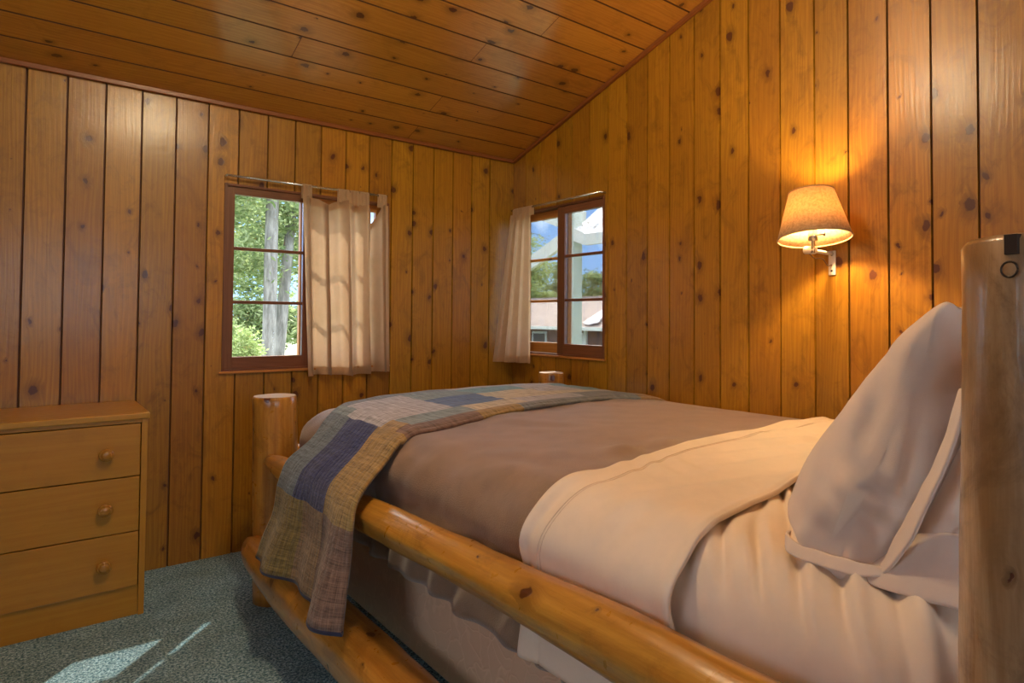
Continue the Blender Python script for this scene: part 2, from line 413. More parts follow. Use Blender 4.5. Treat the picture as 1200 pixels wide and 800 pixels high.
# ceiling boards run along x, butted end to end
def ceiling():
    mb = MB(); y = YW; g = .003; ch = .004; k = 0; c = math.sqrt(1+SL*SL); g = .0045; ch = .002
    joints = {0: [1.70], 1: [-.9], 2: [1.687], 3: [.903], 4: [-.5], 5: [1.674], 6: [.2], 7: [1.885], 8: [.9]}
    def P(x, s, w): yy = YW-s/c; return (x, yy, ZC+SL*(YW-yy)+w)
    s = 0; S = (YW-YB)*c; wd = [.157]+[.1507]*60
    while s < S:
        e = min(S, s+wd[k]); js = joints.get(k, [rnd.uniform(-1, 1.8)]); xs = [XL]+sorted(js)+[XW]
        for i in range(len(xs)-1):
            bid = rnd.random(); a, b = xs[i], xs[i+1]
            if i: mb.face([P(a, s, .006), P(a+.003, s, .006), P(a+.003, e, .006), P(a, e, .006)], bid=bid, mi=1); a += .003
            uv = lambda q: [(q2[1], q2[0]) for q2 in q]
            def st(s0, s1, w0, w1, mi=0):
                mb.face([P(a, s0, w0), P(b, s0, w0), P(b, s1, w1), P(a, s1, w1)], [(s0-s, a), (s0-s, b), (s1-s, b), (s1-s, a)], bid, mi)
            st(s, s+g, .007, .007, 1); st(s+g, s+g+ch, .007, 0, 1); st(s+g+ch, e-ch, 0, 0); st(e-ch, e, 0, .007, 1)
        s = e; k += 1
    # roof deck above
    for w in (.009, .12):
        mb.face([P(XL-.1, -.1, w), P(XW+.1, -.1, w), P(XW+.1, S+.1, w), P(XL-.1, S+.1, w)], mi=1)
    return tag(mb.build('ceiling', [PINE_C, GROOVE], merge=False), kind='structure')
ceiling()

def strip_box(name, pts_lo, pts_hi, mat, th, up, axis_uv=1, bid=.4):
    """prismatic strip from a to b with cross vectors th (outward) and up"""
    a, b = Vector(pts_lo), Vector(pts_hi); th = Vector(th); up = Vector(up); L = (b-a).length
    mb = MB(); q = [Vector((0, 0, 0)), th, th+up, up]
    for k in range(4):
        c, d = q[k], q[(k+1) % 4]; w = (d-c).length
        mb.face([a+c, b+c, b+d, a+d], [(0, 0), (0, L), (w, L), (w, 0)], bid)
    mb.face([a+x for x in q], bid=bid); mb.face([b+x for x in reversed(q)], bid=bid)
    return mb.build(name, mat, bevel=.003)
MOLD = wood('ceiling_moulding', (.34, .11, .028), (.23, .066, .014), knots=.05, rough=.38, tint=.1, blotch=.2)
tag(strip_box('trim_1', (XL, YW, ZC-.016), (XW, YW, ZC-.016), MOLD, (0, -.022, 0), (0, 0, .021)), kind='structure')
tag(strip_box('trim_2', (XW, YW-.02, ceil_z(YW-.02)-.022), (XW, YB, ceil_z(YB)-.022), MOLD, (-.022, 0, 0), (0, 0, .022)), kind='structure')

# ------------------------------------------------------------------ windows
def window(n, T, op, sash, fixed, mz, gz, far=False):
    """op opening; sash=(u0,u1,stile0,stile1) inner; fixed=(u0,u1) outer, set back"""
    root = bpy.data.objects.new('window_%d' % n, None); COL.objects.link(root)
    root.location = T((op[0]+op[1])/2, 0, op[2]); root['kind'] = 'structure'
    def parts(name, boxes, mat, bevel=.002, parent=root):
        mb = MB()
        for (u0, u1, w0, w1, z0, z1, ax) in boxes:
            a, b = Vector(T(u0, w0, z0)), Vector(T(u1, w1, z1))
            lo = [min(a[i], b[i]) for i in range(3)]; hi = [max(a[i], b[i]) for i in range(3)]
            axis = 2 if ax == 'z' else (0 if T is TL or T(1, 0, 0)[0] != T(0, 0, 0)[0] else 1)
            mb.box(lo, hi, rnd.random(), 0, axis)
        return mb.build(name, mat, parent, bevel=bevel, loc=root.location)
    u0, u1, z0, z1 = op
    J = .012
    parts('window_frame', [(u0, u0+J, -.004, .115, z0, z1, 'z'), (u1-J, u1, -.004, .115, z0, z1, 'z'),
                           (u0+J, u1-J, -.004, .115, z1-J, z1, 'u'), (u0+J, u1-J, -.004, .115, z0, z0+J, 'u')], TRIM)
    parts('window_sill', [(u0-.012, u1+.012, -.014, -.004, z0-.010, z0+.002, 'u')], LITW)
    def make_sash(nm, a, b, sa, sb, w0, mat, rb, rt):
        w1 = w0+.03
        bx = [(a, a+sa, w0, w1, z0+J, z1-J, 'z'), (b-sb, b, w0, w1, z0+J, z1-J, 'z'),
              (a+sa, b-sb, w0, w1, z0+J, gz[0]-rb, 'u'), (a+sa, b-sb, w0, w1, gz[1]+rt, z1-J, 'u')]
        s = parts(nm, bx, mat)
        for z in mz:
            m = parts('muntin', [(a+sa, b-sb, w0+.004, w0+.026, z-.008, z+.008, 'u')], mat, .003)
        zs = [gz[0]-rb]+list(mz)+[gz[1]+rt]
        for i in range(len(zs)-1):
            parts('pane', [(a+sa, b-sb, w0+.013, w0+.016, zs[i], zs[i+1], 'u')], GLASS, 0)
    make_sash('inner_sash', *sash, .006, TRIM, 0, 0)
    make_sash('outer_sash', *fixed, .055, LITW, 0, 0)
    return root
window(1, TL, LWIN, (.748, 1.165, .036, .045), (1.12, 1.588, .045, .045), (1.2195, 1.4845), (.9495, 1.7505))
window(2, TR, RWIN, (2.508, 2.912, .016, .064), (2.87, 3.318, .09, .045), (1.258, 1.5215), (.998, 1.778))
for n, T, op in ((3, lambda u, w, z: (u, YB-w, z), BWIN), (4, lambda u, w, z: (XL-w, u, z), SWIN)):
    window(n, T, op, (op[0]+.01, (op[0]+op[1])/2+.02, .04, .04), ((op[0]+op[1])/2-.02, op[1]-.01, .04, .04), (1.3, 1.62), (.98, 1.92))

# ------------------------------------------------------------------ outside
def grass_mat():
    m, nt, b = newmat('grass_ground'); g = G(nt)
    o = g.n('ShaderNodeTexCoord').outputs['Object']
    g.l(g.mix(g.ramp(g.noise(o, 2.2, 6, .7), .35, .7), (.10, .15, .05), (.26, .25, .18)), b.inputs['Base Color'])
    b.inputs['Roughness'].default_value = 1
    return m
def bark_mat():
    m, nt, b = newmat('grey_bark'); g = G(nt)
    o = g.n('ShaderNodeTexCoord').outputs['Object']
    mp = g.n('ShaderNodeMapping'); mp.inputs['Scale'].default_value = (14, 14, 2.5); g.l(o, mp.inputs[0])
    f = g.ramp(g.noise(mp.outputs[0], 1, 5, .7), .35, .7)
    g.l(g.mix(f, (.14, .13, .12), (.34, .32, .30)), b.inputs['Base Color']); b.inputs['Roughness'].default_value = 1
    return m
def leaf_mat(name, a, c):
    m, nt, b = newmat(name); g = G(nt)
    at = g.n('ShaderNodeAttribute', attribute_name='bid')
    col = g.mix(at.outputs['Fac'], a, c)
    g.l(col, b.inputs['Base Color']); b.inputs['Roughness'].default_value = .8
    tr = g.n('ShaderNodeBsdfTranslucent'); g.l(col, tr.inputs[0])
    ms = g.n('ShaderNodeMixShader'); ms.inputs[0].default_value = .4
    g.l(b.outputs[0], ms.inputs[1]); g.l(tr.outputs[0], ms.inputs[2]); g.l(ms.outputs[0], nt.nodes['Material Output'].inputs[0])
    return m
GRASS = grass_mat(); BARK = bark_mat()
LEAF = leaf_mat('conifer_needles', (.15, .22, .08), (.34, .40, .20))
LEAF2 = leaf_mat('bright_shrub_leaves', (.28, .37, .11), (.45, .52, .25))
gm = MB(); gm.face([(-30, -20, -.6), (60, -20, -.6), (60, 70, -.6), (-30, 70, -.6)])
gm.face([(-30, -20, -.8), (60, -20, -.8), (60, 70, -.8), (-30, 70, -.8)])
tag(gm.build('ground', GRASS, merge=False), kind='structure')
# unseen overhang added above the right window wall to block the sun
ov = MB()
ov.box((XW+.02, YB, 0), (XW+.72, YW+.3, .1))
ov.v = [(x, y, z+ceil_z(y)+.02) for x, y, z in ov.v]
tag(ov.build('sun_block_overhang', plain('sun_block_white', (.75, .75, .72), .7), merge=False), kind='structure')

def leafcloud(mb, c, r, n, size, seed, flat=.5, clusters=26):
    n = int(n*2.2); size *= .68
    rr = random.Random(seed); C = []
    for k in range(clusters):
        d = Vector((rr.gauss(0, 1), rr.gauss(0, 1), rr.gauss(0, 1))); d = d.normalized()*rr.uniform(.2, 1)
        C.append(Vector(c)+Vector((d.x*r[0], d.y*r[1], d.z*r[2])))
    for k in range(n):
        q = rr.choice(C)+Vector((rr.gauss(0, r[0]*.22), rr.gauss(0, r[1]*.22), rr.gauss(0, r[2]*.13)))
        a = Vector((rr.gauss(0, 1), rr.gauss(0, 1), rr.gauss(-.2, flat))).normalized(); b = a.cross(Vector((rr.gauss(0, 1), rr.gauss(0, 1), rr.gauss(0, 1)))).normalized()
        s = size*rr.uniform(.5, 1.2)
        mb.face([q-a*s, q-b*s*.35, q+a*s, q+b*s*.35], bid=rr.random())
def tree(name, label, cat, x, y, h, rt, lean, clouds, leafm=LEAF, seed=1, group=None, branches=10):
    root = thing(name, label, cat, (x, y, -.6), group)
    mb = MB(); P = [Vector((x+lean[0]*t, y+lean[1]*t, -.6+h*t)) for t in [i/10 for i in range(11)]]
    tube(mb, P, [rt*(1-.06*i) for i in range(11)], 14, wobble=.10, seed=seed)
    mb.build('trunk', BARK, root, smooth=True, loc=root.location)
    rr = random.Random(seed)
    for k in range(branches):
        bm = MB()
        t = rr.uniform(.3, .95); p = P[0].lerp(P[-1], t); a = rr.uniform(0, 2*PI); L = rr.uniform(.8, 2.0)
        e = p+Vector((math.cos(a)*L, math.sin(a)*L, rr.uniform(-.3, .3)*L)); mid = p.lerp(e, .5)+Vector((0, 0, .08))
        tube(bm, [p, mid, e], [.03, .02, .008], 6); bm.build('branch', BARK, root, smooth=True, loc=root.location)
    lm = MB()
    for i, (c, r, n, s) in enumerate(clouds): leafcloud(lm, c, r, n, s, seed*31+i)
    lm.build('foliage', leafm, root, loc=root.location, merge=False)
    return root
tree('conifer_tree', 'straight grey-trunked conifer outside the left window, nearest the glass', 'tree', 2.84, 10, 9, .115, (.05, 0),
     [((2.3, 10.6, 2.9), (1.0, .8, .9), 1500, .10), ((3.3, 10.3, 2.75), (.5, .6, .55), 420, .09), ((2.4, 10.5, 1.9), (.8, .7, .5), 700, .09), ((3.0, 10.5, 4.5), (2, 1.2, 1.2), 900, .13)], seed=3)
tree('conifer_tree', 'leaning grey trunk just right of the straight one, partly behind the left curtain', 'tree', 3.02, 10.4, 8, .105, (.62, .1),
     [((3.7, 10.8, 2.4), (.7, .7, 1.0), 700, .1), ((3.2, 11.2, 2.0), (.6, .6, .5), 400, .08)], seed=5, branches=6)
tree('garden_shrub', 'bright green rounded shrub low in the left window', 'shrub', 2.10, 8.6, 1.2, .03, (0, 0),
     [((2.10, 8.6, .72), (.26, .3, .42), 4200, .045)], LEAF2, seed=9, branches=0)
tree('conifer_tree', 'hazy far conifer filling the background of the left window', 'tree', 3.3, 17, 10, .16, (0, 0),
     [((4.6, 17, 3.2), (1.6, 1.2, 1.8), 3000, .14), ((4.8, 17.5, 1.2), (1.6, 1, .8), 3400, .13)], seed=12)
# trees behind the neighbouring house
tree('conifer_tree', 'pointed conifer behind the neighbouring roof, middle of the right window', 'tree', 25, 28.5, 6.6, .2, (0, 0),
     [((25, 28.5, 1.6+k*.8), (1.9-.38*k, 1.9-.38*k, .5), 1500-250*k, .2) for k in range(5)], seed=21)
tree('broadleaf_tree', 'dense green tree behind the neighbouring roof, left part of the right window', 'tree', 24, 31.5, 8, .25, (0, 0),
     [((24, 31.5, 3.6), (2.6, 2.4, 2.6), 5200, .2), ((23, 29.0, 2.3), (1.2, 1.4, .8), 1300, .18)], LEAF2, seed=23)
tree('broadleaf_tree', 'low green tree at the right edge of the right window view', 'tree', 26, 26.4, 4.5, .2, (0, 0),
     [((26, 26.6, 2.6), (1.6, 1.3, 1.2), 2200, .18)], LEAF, seed=25)

# neighbouring house beyond the right window
SHING = fabric('grey_pink_shingles', (.36, .29, .26), (.28, .23, .21), rough=1, mottle=.1, nscale=3, sheen=0)
WHITEP = plain('white_painted_wood', (.80, .82, .78), .6)
PALEG = plain('pale_green_paint', (.55, .63, .56), .6)
DARKG = plain('dark_window_glass', (.05, .05, .06), .15)
def house():
    hx = 16; r = thing('neighbour_house', 'low brown-walled house with a pinkish grey shingle roof seen through the right window', 'house', (hx, 18.5, -.6))
    mb = MB(); mb.box((hx, 11, -.6), (hx+6, 26, .82)); mb.build('wall', fabric('brown_siding', (.20, .12, .11), rough=1, sheen=0), r, loc=r.location)
    mb = MB()
    e0, e1 = (hx-.5, .80), (hx+3.2, 2.05)
    mb.face([(e0[0], 10.5, e0[1]), (e0[0], 26.5, e0[1]), (e1[0], 26.5, e1[1]), (e1[0], 10.5, e1[1])])
    mb.face([(hx+6.9, 10.5, .8), (hx+6.9, 26.5, .8), (e1[0], 26.5, e1[1]), (e1[0], 10.5, e1[1])])
    mb.build('roof', SHING, r, loc=r.location, solid=.08, merge=False)
    mb = MB(); mb.box((hx-.56, 10.5, .72), (hx-.49, 26.5, .84)); mb.build('fascia', WHITEP, r, loc=r.location)
    for y0, y1 in ((19.3, 20.2), (17.15, 17.6)):
        mb = MB(); mb.box((hx-.05, y0, -.2), (hx+.02, y1, .62)); f = mb.build('window', WHITEP, r, loc=r.location)
        mb = MB(); mb.box((hx-.06, y0+.08, -.12), (hx-.04, y1-.08, .54)); mb.build('pane', DARKG, f, loc=r.location)
        f.children[0].location = (0, 0, 0)
    mb = MB(); mb.box((hx-.1, 16.95, -.6), (hx-.02, 17.08, .78)); mb.build('post', WHITEP, r, loc=r.location)
    # little gable on the roof slope
    mb = MB(); a = [(hx-.3, 16.6, .92), (hx+1.4, 17.4, 1.52), (hx-.35, 16.45, .84), (hx-.35, 16.9, .86)]
    mb.face([a[0], (hx-.2, 17.0, 1.0), (hx+1.5, 17.55, 1.58), a[1]]); mb.face([a[0], (hx-.2, 16.2, 1.0), (hx+1.5, 17.3, 1.58), a[1]])
    mb.build('gable_ridge', plain('grey_flashing', (.45, .45, .5), .6), r, loc=r.location, solid=.03, merge=False)
house()
def porch():
    X = 4.6; r = thing('porch_canopy', 'white trimmed canopy with a lichen-specked roof on a pale post outside the right window', 'porch', (X, 5.2, -.6))
    mb = MB(); mb.box((X, 5.11, -.6), (X+.13, 5.24, 2.30)); mb.build('post', PALEG, r, loc=r.location, bevel=.005)
    mb = MB(); mb.box((X+.02, 5.24, -.6), (X+.1, 5.31, 2.30)); mb.build('post_trim', WHITEP, r, loc=r.location, bevel=.005)
    m, nt, b = newmat('lichen_shingles'); g = G(nt); o = g.n('ShaderNodeTexCoord').outputs['Object']
    g.l(g.mix(g.ramp(g.noise(o, 22, 4, .7), .56, .62), (.86, .86, .84), (.25, .25, .24)), b.inputs['Base Color']); b.inputs['Roughness'].default_value = 1
    def slab(name, pts, mat, th, dirv=(1, 0, 0)):
        mb = MB(); d = Vector(dirv)*th; P = [Vector(p) for p in pts]
        mb.face(P); mb.face([p+d for p in reversed(P)])
        for i in range(len(P)): mb.face([P[i], P[(i+1) % len(P)], P[(i+1) % len(P)]+d, P[i]+d])
        return mb.build(name, mat, r, loc=r.location)
    # right slope facing the cabin with its eave fascia, and the rising barge boards to the left
    slab('roof_slope', [(X+.02, 5.10, 2.12), (X+.02, 4.91, 2.04), (X+.02, 4.0, 2.03), (X+1.0, 4.0, 2.75), (X+1.0, 5.35, 2.75)], m, .03, (.2, 0, -1))
    slab('fascia', [(X, 5.11, 2.13), (X, 4.92, 2.05), (X, 4.94, 1.93), (X, 5.11, 1.99)], WHITEP, .04)
    slab('fascia', [(X, 4.92, 2.05), (X, 4.0, 2.04), (X, 4.0, 1.93), (X, 4.94, 1.93)], WHITEP, .04)
    slab('barge_board', [(X, 6.6, 1.60), (X, 5.24, 2.13), (X, 5.24, 1.97), (X, 6.6, 1.44)], WHITEP, .05)
    slab('barge_board', [(X+.5, 6.9, 2.62), (X+.5, 5.5, 2.12), (X+.5, 5.5, 2.42), (X+.5, 6.6, 2.80)], WHITEP, .05)
porch()

# ------------------------------------------------------------------ dresser
def dresser():
    x0, x1, y0, y1, zt = -.55, .375, 2.885, 3.325, .775
    r = thing('dresser', 'honey maple three-drawer dresser standing against the left wall', 'dresser', ((x0+x1)/2, (y0+y1)/2, 0))
    L = r.location
    for a, b in ((x0, x0+.02), (x1-.020, x1)):
        mb = MB(); mb.box((a, y0, 0), (b, y1, zt-.024), .2, 0, 2); mb.build('side_panel', MAPLE, r, loc=L, bevel=.0015)
    mb = MB(); mb.box((x0-.006, y0-.010, zt-.024), (x1+.006, y1, zt), .6, 0, 0); mb.build('dresser_top', MAPLE, r, loc=L, bevel=.004)
    mb = MB(); mb.box((x0+.02, y1-.01, .0), (x1-.02, y1-.004, zt-.024), .3, 0, 0); mb.box((x0+.02, y0+.03, .113), (x1-.02, y1-.01, .120), .3, 0, 0)
    mb.build('carcass', GROOVE, r, loc=L)
    mb = MB(); mb.box((x0+.02, y0+.001, .7375), (x1-.02, y0+.02, zt-.024), .7, 0, 0); mb.build('top_rail', MAPLE, r, loc=L)
    mb = MB(); mb.box((x0+.02, y0+.012, 0), (x1-.02, y0+.028, .112), .45, 0, 0); mb.build('plinth', MAPLE, r, loc=L, bevel=.001)
    for k, (a, b) in enumerate(((.535, .733), (.324, .531), (.115, .320))):
        d = MB(); d.box((x0+.022, y0+.001, a), (x1-.023, y0+.020, b), .15+.27*k, 0, 0)
        d.box((x0+.04, y0+.02, a+.02), (x1-.04, y1-.03, a+.03), .5, 0, 0)
        do = d.build('drawer', MAPLE, r, loc=L, bevel=.002)
        for kx in (x1-.133, x0+.133):
            kb = MB(); kz = (a+b)/2-.006
            lathe(kb, [(0, .034), (.010, .034), (.0155, .031), (.017, .028), (.0195, .028), (.024, .024), (.024, .018), (.017, .012), (.012, .006), (.013, 0), (0, 0)][::-1], 28, (0, -1, 0), (kx, y0+.001, kz), bid=.8)
            ko = kb.build('knob', KNOB, do, smooth=True, loc=L); ko.location = (0, 0, 0); es = ko.modifiers.new('e', 'EDGE_SPLIT'); es.split_angle = math.radians(35)
KNOB = wood('turned_knob_wood', (.50, .23, .03), (.38, .15, .018), knots=0, rough=.25, tint=.05, coat=.3)
dresser()

# ------------------------------------------------------------------ bed
def lg(name, parent, pts, rad, seed, wob=.05, mat=LOG, flat=None, n=28, mi_end=1, loc=None):
    mb = MB(); tube(mb, pts, rad, n, bid=(seed*.377) % 1, wobble=wob, seed=seed, flat_top=flat, mi_end=mi_end)
    return mb.build(name, [mat, LOGEND], parent, smooth=False, loc=loc)
def shade_smooth(o, ang=50):
    me = o.data; me.polygons.foreach_set('use_smooth', [len(p.vertices) < 8 for p in me.polygons])
def bed():
    r = thing('log_bed', 'rustic varnished peeled-log bed frame with thick round posts', 'bed', (1.56, 1.42, 0)); L = r.location
    def post(x, y, z, rr, seed, mat, lean=(0, 0)):
        n = 20; P = [Vector((x+lean[0]*i/n, y+lean[1]*i/n, z*i/n)) for i in range(n)]+[Vector((x+lean[0], y+lean[1], z-.006)), Vector((x+lean[0], y+lean[1], z))]
        R = [rr*(1.02-.04*i/n) for i in range(n)]+[rr*.98, rr*.93]
        o = lg('post', r, P, R, seed, .045, mat, loc=L); shade_smooth(o); return o
    post(.818, 2.715, .825, .087, 1, LOG, (-.018, 0)); post(2.27, 2.70, .850, .072, 2, LOG)
    hp = post(.80, .156, 1.232, .095, 3, PEELED); post(2.30, .143, 1.25, .09, 4, PEELED)
    # side rails, upper
    for sx, x in ((0, .775), (1, 2.40)):
        n = 30; P = []; R = []
        for i in range(n+1):
            y = .16+(2.655-.16)*i/n
            P.append(Vector((x+.012*math.sin(y*1.9+sx), y, .602-.013*(y-.6)+.004*math.sin(y*3))))
            R.append(.056-.0055*(y-.2)+.002*math.sin(y*2.3)+.0015*math.sin(y*9+1)); 
        for k in range(3): R[-1-k] *= (.45, .75, .93)[k]
        o = lg('side_rail', r, P, R, 5+sx, .15, loc=L); shade_smooth(o)
    for sx, x in ((0, .738), (1, 2.42)):
        n = 30; P = []; R = []
        for i in range(n+1):
            y = .05+(2.77-.05)*i/n; P.append(Vector((x+.006*math.sin(y*2+1), y, .222))); R.append(.080+.004*math.sin(y*3+1))
        for k in range(3): R[-1-k] *= (.62, .84, .96)[k]; P[-1-k].z -= (.02, .01, 0)[k]
        o = lg('lower_rail', r, P, R, 8+sx, .08, flat=.285, loc=L, mi_end=0); shade_smooth(o)
    for z in (.56, .22):
        o = lg('foot_rail', r, line_pts((.83, 2.74, z), (2.26, 2.73, z), 16), .05, 12+z, .08, loc=L); shade_smooth(o)
    for z in (.42, .72, 1.10):
        o = lg('headboard_rail', r, line_pts((.83, .135, z), (2.27, .135, z), 16), .05, 15+z, .08, loc=L); shade_smooth(o)
    for k in range(6):
        x = 1.0+.215*k; o = lg('spindle', r, line_pts((x, .135, .44), (x, .135, 1.08), 10), .028, 20+k, .08, loc=L, n=16); shade_smooth(o)
    # dark box painted as the shade of a notch, and the branch ring below
    a = math.atan2(-.156, -.80)
    def on_post(da, z, rad=.094): return Vector((.80+rad*math.cos(a+da), 0.156+rad*math.sin(a+da), z))
    mb = MB(); c = on_post(-.45, 1.207, .094); t = Vector((-math.sin(a-.45), math.cos(a-.45), 0)); nn = Vector((math.cos(a-.45), math.sin(a-.45), 0))
    mb.box((-.0055, -.012, .005), (.0055, .003, .0235), rot=lambda p: c+t*p.x+nn*p.y+Vector((0, 0, p.z)))
    mb.build('notch_shade', IRON, hp, loc=L); hp.children[0].location = (0, 0, 0)
    mb = MB(); c2 = on_post(-.46, 1.198, .0975); t = Vector((-math.sin(a-.48), math.cos(a-.48), 0))
    tube(mb, [c2+t*.0072*math.cos(q*PI/10)+Vector((0, 0, .0072*math.sin(q*PI/10))) for q in range(21)], .0010, 8)
    k = mb.build('ring', IRON, hp, smooth=True, loc=L); k.location = (0, 0, 0)
bed()

MX0, MX1, MY0, MY1, MZT, MZB, MR = .875, 2.325, .275, 2.63, .760, .45, .105
def wrap(a, b, off=0., fold=0.):
    """a, b: flat cloth coordinates (a across x, b along y); returns point and outward direction on the mattress shape"""
    cx0, cx1, cy0, cy1 = MX0+MR, MX1-MR, MY0+MR, MY1-MR
    dx = a-cx1 if a > cx1 else (a-cx0 if a < cx0 else 0); dy = b-cy1 if b > cy1 else (b-cy0 if b < cy0 else 0)
    px, py = min(max(a, cx0), cx1), min(max(b, cy0), cy1); d = math.hypot(dx, dy)
    crown = .018*max(0, 1-((px-1.6)/.75)**2)*max(0, 1-((py-1.45)/1.3)**4)
    if d < 1e-6: return Vector((px, py, MZT+crown+off)), Vector((0, 0, 1)), 0
    n = Vector((dx/d, dy/d, 0)); R = MR+off; arc = R*PI/2
    if d < arc:
        t = d/R; nn = n*math.sin(t)+Vector((0, 0, math.cos(t)))
        return Vector((px, py, MZT-MR+crown*math.cos(t)))+nn*R, nn, 0
    return Vector((px, py, MZT-MR-(d-arc)))+n*R, n, d-arc
def body(name, x0, x1, y0, y1, z0, z1, rad, mat, label, cat):
    mb = MB(); mb.box((x0, y0, z0), (x1, y1, z1))
    o = mb.build(name, mat, loc=((x0+x1)/2, (y0+y1)/2, z0)); md = o.modifiers.new('b', 'BEVEL'); md.width = rad; md.segments = 5
    o.data.polygons.foreach_set('use_smooth', [True]*6)
    return tag(o, label, cat)
def boxm():
    m, nt, b = newmat('box_spring_damask'); g = G(nt); o = g.n('ShaderNodeTexCoord').outputs['Object']
    vo = g.n('ShaderNodeTexVoronoi', feature='DISTANCE_TO_EDGE'); vo.inputs['Scale'].default_value = 17
    wv = g.n('ShaderNodeTexNoise'); wv.inputs['Scale'].default_value = 9; g.l(o, wv.inputs['Vector'])
    g.l(g.mix(.12, o, wv.outputs['Color']), vo.inputs['Vector'])
    f = g.ramp(vo.outputs['Distance'], .0, .07)
    g.l(g.mix(f, (.78, .54, .36), (.72, .49, .32)), b.inputs['Base Color']); b.inputs['Roughness'].default_value = .7
    bp = g.n('ShaderNodeBump'); bp.inputs['Strength'].default_value = .3; bp.inputs['Distance'].default_value = .004; g.l(f, bp.inputs['Height']); g.l(bp.outputs[0], b.inputs['Normal'])
    return m
bs = body('box_spring', .90, 2.30, .30, 2.60, .16, .435, .02, boxm(), 'beige damask box spring inside the log frame, under the mattress', 'box spring')
mt = body('mattress', MX0+.02, MX1-.02, MY0+.02, MY1-.02, .44, MZT-.015, .085, fabric('mattress_ticking', (.6, .5, .42)), 'thick mattress hidden under sheets and blanket on the box spring', 'mattress')

def cloth(name, a0, a1, b0, b1, na, nb, off, disp, mat, label, cat, solid=.004, a0fn=None, bfn=None):
    mb = MB()
    def fn(u, v):
        b = b0+(b1-b0)*v
        if bfn: b = bfn(u, v)
        aa0 = a0fn(b) if a0fn else a0
        a = aa0+(a1-aa0)*u
        p, n, dn = wrap(a, b, off)
        return p+n*disp(a, b, p, dn)
    mb.grid(fn, na, nb, lambda u, v: (u*1.8, v*2.4))
    o = mb.build(name, mat, smooth=True, loc=(1.6, (b0+b1)/2, MZT))
    if solid: md = o.modifiers.new('s', 'SOLIDIFY'); md.thickness = solid; md.offset = 0
    return tag(o, label, cat)
def N3(x, y, z): return noise.noise(Vector((x, y, z)))
# fitted sheet: taut, with gathered wrinkles at the near side
def d_fit(a, b, p, dn):
    w = 0
    if a < 1.6 and b < .85:
        e = max(0, min(1, (1.6-a)/.45))*max(0, min(1, (a-.66)/.12))*max(0, min(1, (.85-b)/.12)); ph = math.atan2(b-.95, a-1.55)
        r = math.hypot(b-.95, a-1.55); q = ph*74+5*N3(a*3, b*3, 0)+r*6
        m = max(0, N3(a*3.4+1, b*4.2, 5)*1.6+.50)
        w = .0095*e*m*(math.sin(q)+.4*math.sin(q*1.9+1))
    return .004*N3(a*5, b*5, 2)+w+.002*N3(a*14, b*9, 3)
cloth('fitted_sheet', MX0+MR-.38, MX1-MR+.38, MY0+MR-.30, .98, 220, 220, .010, d_fit, SHEET, 'cream fitted sheet with gathered creases at the pillow end of the bed', 'sheet')
def bulge(a, b, p):
    side = max(0, (MX0+MR-a)/.2)
    return .016*min(1, side)*math.exp(-((p.z-.69)/.05)**2)*(1+.8*N3(b*5, 0, 3))
def d_bl(a, b, p, dn):
    w = .006*N3(a*4, b*4, 1)+.003*N3(a*11, b*11, 2)
    w += .020*math.exp(-((a-1.27)**2+(b-1.20)**2)/.0022)*1.0+.012*math.exp(-((a-1.45)**2+(b-1.20)**2)/.003)
    w += .004*math.sin((a*.8+b*.25)*42+3*N3(a*2, b*2, 0))*max(0, N3(a*2.2, b*2.7, 8))*2
    side = max(0, (MX0+MR-a)/.2)
    w += bulge(a, b, p)+min(1, side)*max(0, min(1, (b-1.15)/.15))*(.016*N3(a*5+b*4, b*7, 3)+.009*N3(a*12, b*12+a*8, 6))
    if dn > .05: w += .009*math.sin(b*46+6*N3(b*3, 0, 2)-dn*16)*min(1, (dn-.05)*8)+.004
    return w
cloth('fleece_blanket', MX0+MR-.425, MX1-MR+.36, .86, MY1-MR+.3, 120, 150, .013, d_bl, BLANK, 'brown fleece blanket tucked over the middle of the bed', 'blanket', .008)
# folded top sheet cuff
def d_cf(a, b, p, dn):
    q = (b+a*.30)*52+3*N3(a*2.2, b*3, 1)
    w = .005*N3(a*3, b*5, 4)+.0100*math.sin(q)*max(0, N3(a*2.1, b*4, 9)*1.5+.15)+.0070*math.sin((a-b*.5)*70+3*N3(a*4, b*4, 7))*max(0, N3(a*3+4, b*3, 2)-.05)
    e = min(abs(b-bh(a)), abs(b-bf(a)))
    w += .007*math.exp(-(e/.02)**2)
    ridge = math.exp(-((b-(bf(a)-.062))/.0035)**2)
    return w-.0030*ridge-(.004*math.exp(-(e/.006)**2))+bulge(a, b, p)+.004*min(1, max(0, (MX0+MR-a)/.2))
def bf(a): return 1.10-.10*max(0, 1-abs(a-1.0)/.35)*.5+.045*max(0, min(1, (a-1.1)/.9))
def bh(a): return .70+.06*math.sin(max(0, a-.9)*2.2)-.02
def fn_b(u, v):
    a = MX0+MR-.40+(1.45+.3)*u; return bh(a)+(bf(a)-bh(a))*v
cloth('top_sheet', MX0+MR-.43, MX1-MR+.36, .70, 1.10, 190, 110, .026, d_cf, SHEET, 'cream top sheet folded back in a wide cuff over the brown blanket', 'sheet', .010, bfn=fn_b)

ts = bpy.data.objects['top_sheet']
for dd in (.058, .067):
    mb = MB(); pts = []
    for i in range(91):
        a_ = MX0+MR-.36+(1.45)*i/90; b_ = bf(a_)-dd; p_, n_, dn_ = wrap(a_, b_, .026)
        pts.append(p_+n_*(d_cf(a_, b_, p_, dn_)+.0052))
    tube(mb, pts, .0011, 6); st = mb.build('stitching', fabric('tan_thread', (.78, .61, .47)), ts, smooth=True, loc=ts.location); st.location = (0, 0, 0)

